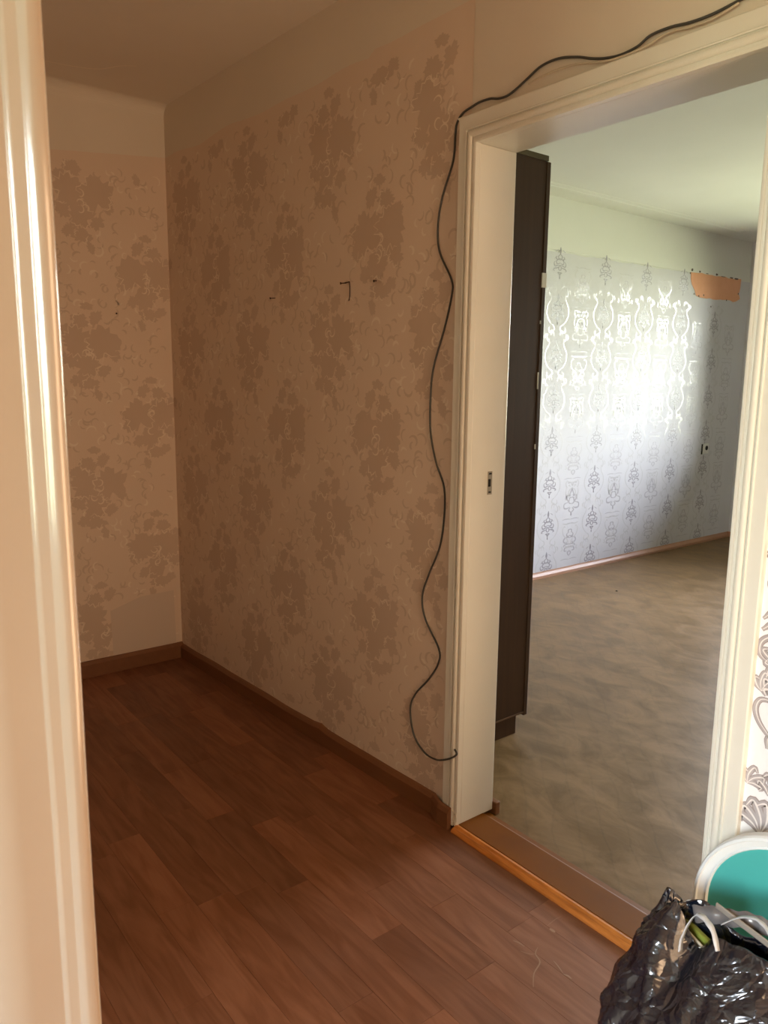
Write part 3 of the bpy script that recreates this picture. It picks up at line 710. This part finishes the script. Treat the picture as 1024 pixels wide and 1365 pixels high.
# small crumb on the living room floor
cx, cyy = px_floor((822, 788), (823, 788))[0]
cb = MB()
for i in range(6):
    a = i*math.pi/3; cb.v.append((cx+.008*math.cos(a)*(1+.3*(i % 2)), cyy+.008*math.sin(a), 0))
cb.v += [(cx+.002, cyy, .006)]; cb.f = [(i, (i+1) % 6, 6) for i in range(6)]+[(5, 4, 3, 2, 1, 0)]
tag(cb.build('crumb', M_dark), 'tiny dark crumb on the far room floor near the damask wall', 'debris')

# ------------------------------------------------------------------ teal panel with white rim
PCX, PCZ, PR_ = -.548, .280, .209
tp = empty('rimmed_panel', (PCX, 1.44, 0), 'round-topped teal plastic panel with a white rim leaning beside the door casing', 'panel')
def arch(r, z0=.0, inset=0):
    out = [(PCX-r, z0+inset)]
    for k in range(33):
        a = math.pi-math.pi*k/32; out.append((PCX+r*math.cos(a), PCZ+r*math.sin(a)))
    out.append((PCX+r, z0+inset)); return out
A = arch(PR_-.028, .0, .03)
MB().prism(A, 'y', 1.452, 1.462).build('teal_board', M_teal, tp)
rim = MB(); outer = arch(PR_, .0, 0); inner = arch(PR_-.029, .0, .029); k = len(outer)
secs = []
for (po, pi_) in zip(outer, inner):
    po = Vector((po[0], 0, po[1])); pi_ = Vector((pi_[0], 0, pi_[1]))
    s = []
    for t, y in ((0, 1.466), (0, 1.446), (.10, 1.441), (.28, 1.440), (.36, 1.444), (.80, 1.448), (.92, 1.446), (1, 1.450), (1, 1.466)):
        q = po.lerp(pi_, t); s.append((q.x, y, q.z))
    secs.append(s)
ns = len(secs[0])
for s in secs: rim.v += s
for i in range(k):
    for j in range(ns):
        i2 = (i+1) % k; rim.f.append((i*ns+j, i*ns+(j+1) % ns, i2*ns+(j+1) % ns, i2*ns+j))
rim.build('rim', M_rim, tp, smooth=False)
MB().tube([(-.757, 1.430, .243), (-.757, 1.446, .243)], .014, 18).build('knob', M_rim, tp, bevel=.003, label='small round white pivot knob')

# ------------------------------------------------------------------ carrier bag
bc = Vector((-.545, 1.235, 0))
bg_ = empty('carrier_bag', (bc.x, bc.y, 0), 'full crumpled black plastic carrier bag on the floor before the teal panel', 'bag')
NA, NZ = 150, 60
def bag_pt(a, t, inset=0):
    # t 0 floor centre .. 1 rim ; below .12 the base curve
    z = .345*max(0, (t-.12)/.88) if t > .12 else 0
    prof = min(1, t/.12)**.6 if t < .12 else 1+.05*math.sin(math.pi*(t-.12)/.88)-.20*((t-.12)/.88)**2.0
    ca, sa = math.cos(a), math.sin(a)
    n_ = 2.8; rr_ = (abs(ca)**n_+abs(sa)**n_)**(-1/n_)
    hx, hy = .222, .142
    x = hx*rr_*ca*prof; y = hy*rr_*sa*prof
    p = Vector((x, y, z))
    q = Vector((x, y, z))*9
    cr1 = (1-abs(noise.noise(q+Vector((3, 1, 7))))*2)*.022 - .011
    cr2 = (1-abs(noise.noise(q*2.3+Vector((9, 4, 2))))*2)*.013
    cr3 = (1-abs(noise.noise(Vector((ca*4, sa*4, z*6))*2.4))*2)*.008
    k = (cr1+cr2+cr3)*min(1, t*3)
    d = Vector((ca, sa, 0)).normalized()
    p += d*(k*.8-inset)
    if t > .8: p.z += ((t-.8)/.2)*(.018*noise.noise(Vector((ca*2, sa*2, 1)))*1.5+.010*noise.noise(Vector((ca*6, sa*6, 4))))
    if t > .5:
        g = ((t-.5)/.5)**1.5; p.y = p.y*(1-.80*g)+.070*g
    if t > .6 and sa < 0: p.z -= .055*math.exp(-((p.x+.112)/.030)**2)*((t-.6)/.4)
    if t <= .001: p.z = 0
    p.z = max(p.z, .0005)
    return p+bc
bm_ = MB()
for j in range(NZ+1):
    for i in range(NA): bm_.v.append(tuple(bag_pt(2*math.pi*i/NA, j/NZ)))
for j in range(14):                       # folds inward over the rim
    for i in range(NA):
        a = 2*math.pi*i/NA; t = 1-.05*j; bm_.v.append(tuple(bag_pt(a, t, .006+.006*j)))
for j in range(NZ+14):
    for i in range(NA): bm_.f.append((j*NA+i, j*NA+(i+1) % NA, (j+1)*NA+(i+1) % NA, (j+1)*NA+i))
bm_.f.append(tuple(range(NA))[::-1])
bm_.build('bag_body', M_bag, bg_, smooth=True)
def strap(pts, wd, name, m, tilt=(0, 0, 1)):
    P = smoothline(pts, 8); mb = MB(); tl = Vector(tilt)
    k = len(P); th_ = .0012
    for i, p in enumerate(P):
        t = (P[min(i+1, k-1)]-P[max(i-1, 0)]).normalized(); b = t.cross(tl).normalized(); nn = b.cross(t).normalized()
        w_ = wd*(1+.10*math.sin(i*.9))
        for s1_, s2_ in ((-1, -1), (1, -1), (1, 1), (-1, 1)): mb.v.append(tuple(p+nn*(w_/2*s1_)+b*(th_/2*s2_)))
    for i in range(k-1):
        for j in range(4): mb.f.append((i*4+j, i*4+(j+1) % 4, (i+1)*4+(j+1) % 4, (i+1)*4+j))
    mb.f += [(0, 1, 2, 3), tuple((k-1)*4+j for j in range(4))]
    return mb.build(name, m, bg_, smooth=True)
def by(x, y, Y): return on_y(x, y, Y)
strap([by(907, 1268, 1.235), by(909, 1252, 1.24), by(918, 1232, 1.25), by(929, 1219, 1.26), by(940, 1225, 1.255), by(951, 1242, 1.245), by(957, 1268, 1.235)], .013, 'bag_handle', M_film, (0, 1, 0))
strap([by(925, 1218, 1.315), by(948, 1219, 1.32), by(975, 1224, 1.325), by(1000, 1228, 1.33), by(1020, 1236, 1.33), by(1045, 1246, 1.33)], .030, 'bag_handle', M_filmG, (0, .3, 1))
strap([by(962, 1232, 1.29), by(985, 1223, 1.30), by(1005, 1224, 1.30), by(1018, 1233, 1.295), by(1030, 1250, 1.28)], .009, 'bag_handle', M_film, (0, 1, 0))
# things in the bag, only their top edges show
def rot_box(name, c, s, rz, rx, m, ry=0):
    mb = MB().box(-s[0]/2, s[0]/2, -s[1]/2, s[1]/2, -s[2], 0)
    R = Matrix.Rotation(rz, 3, 'Z') @ Matrix.Rotation(rx, 3, 'X') @ Matrix.Rotation(ry, 3, 'Y')
    mb.v = [tuple(R @ Vector(v)+Vector(c)) for v in mb.v]; return mb.build(name, m, bevel=.003)
o = rot_box('card_sleeve', by(927, 1250, 1.300), (.075, .006, .07), -.25, -.08, M_card, .16)
tag(o, 'cream card sleeve poking out of the black carrier bag inside its handle loop', 'packaging')
o = rot_box('snack_packet', by(932, 1240, 1.318), (.085, .012, .07), -.25, -.05, M_green, .10)
tag(o, 'olive green packet tucked inside the black carrier bag behind the cream card', 'packaging')
o = rot_box('folded_leaflet', by(1000, 1236, 1.312), (.14, .004, .012), -.10, -.05, mat('grey_leaflet', (.26, .24, .21), .6), .10)
tag(o, 'grey beige folded leaflet edge showing along the top of the black carrier bag', 'paper')
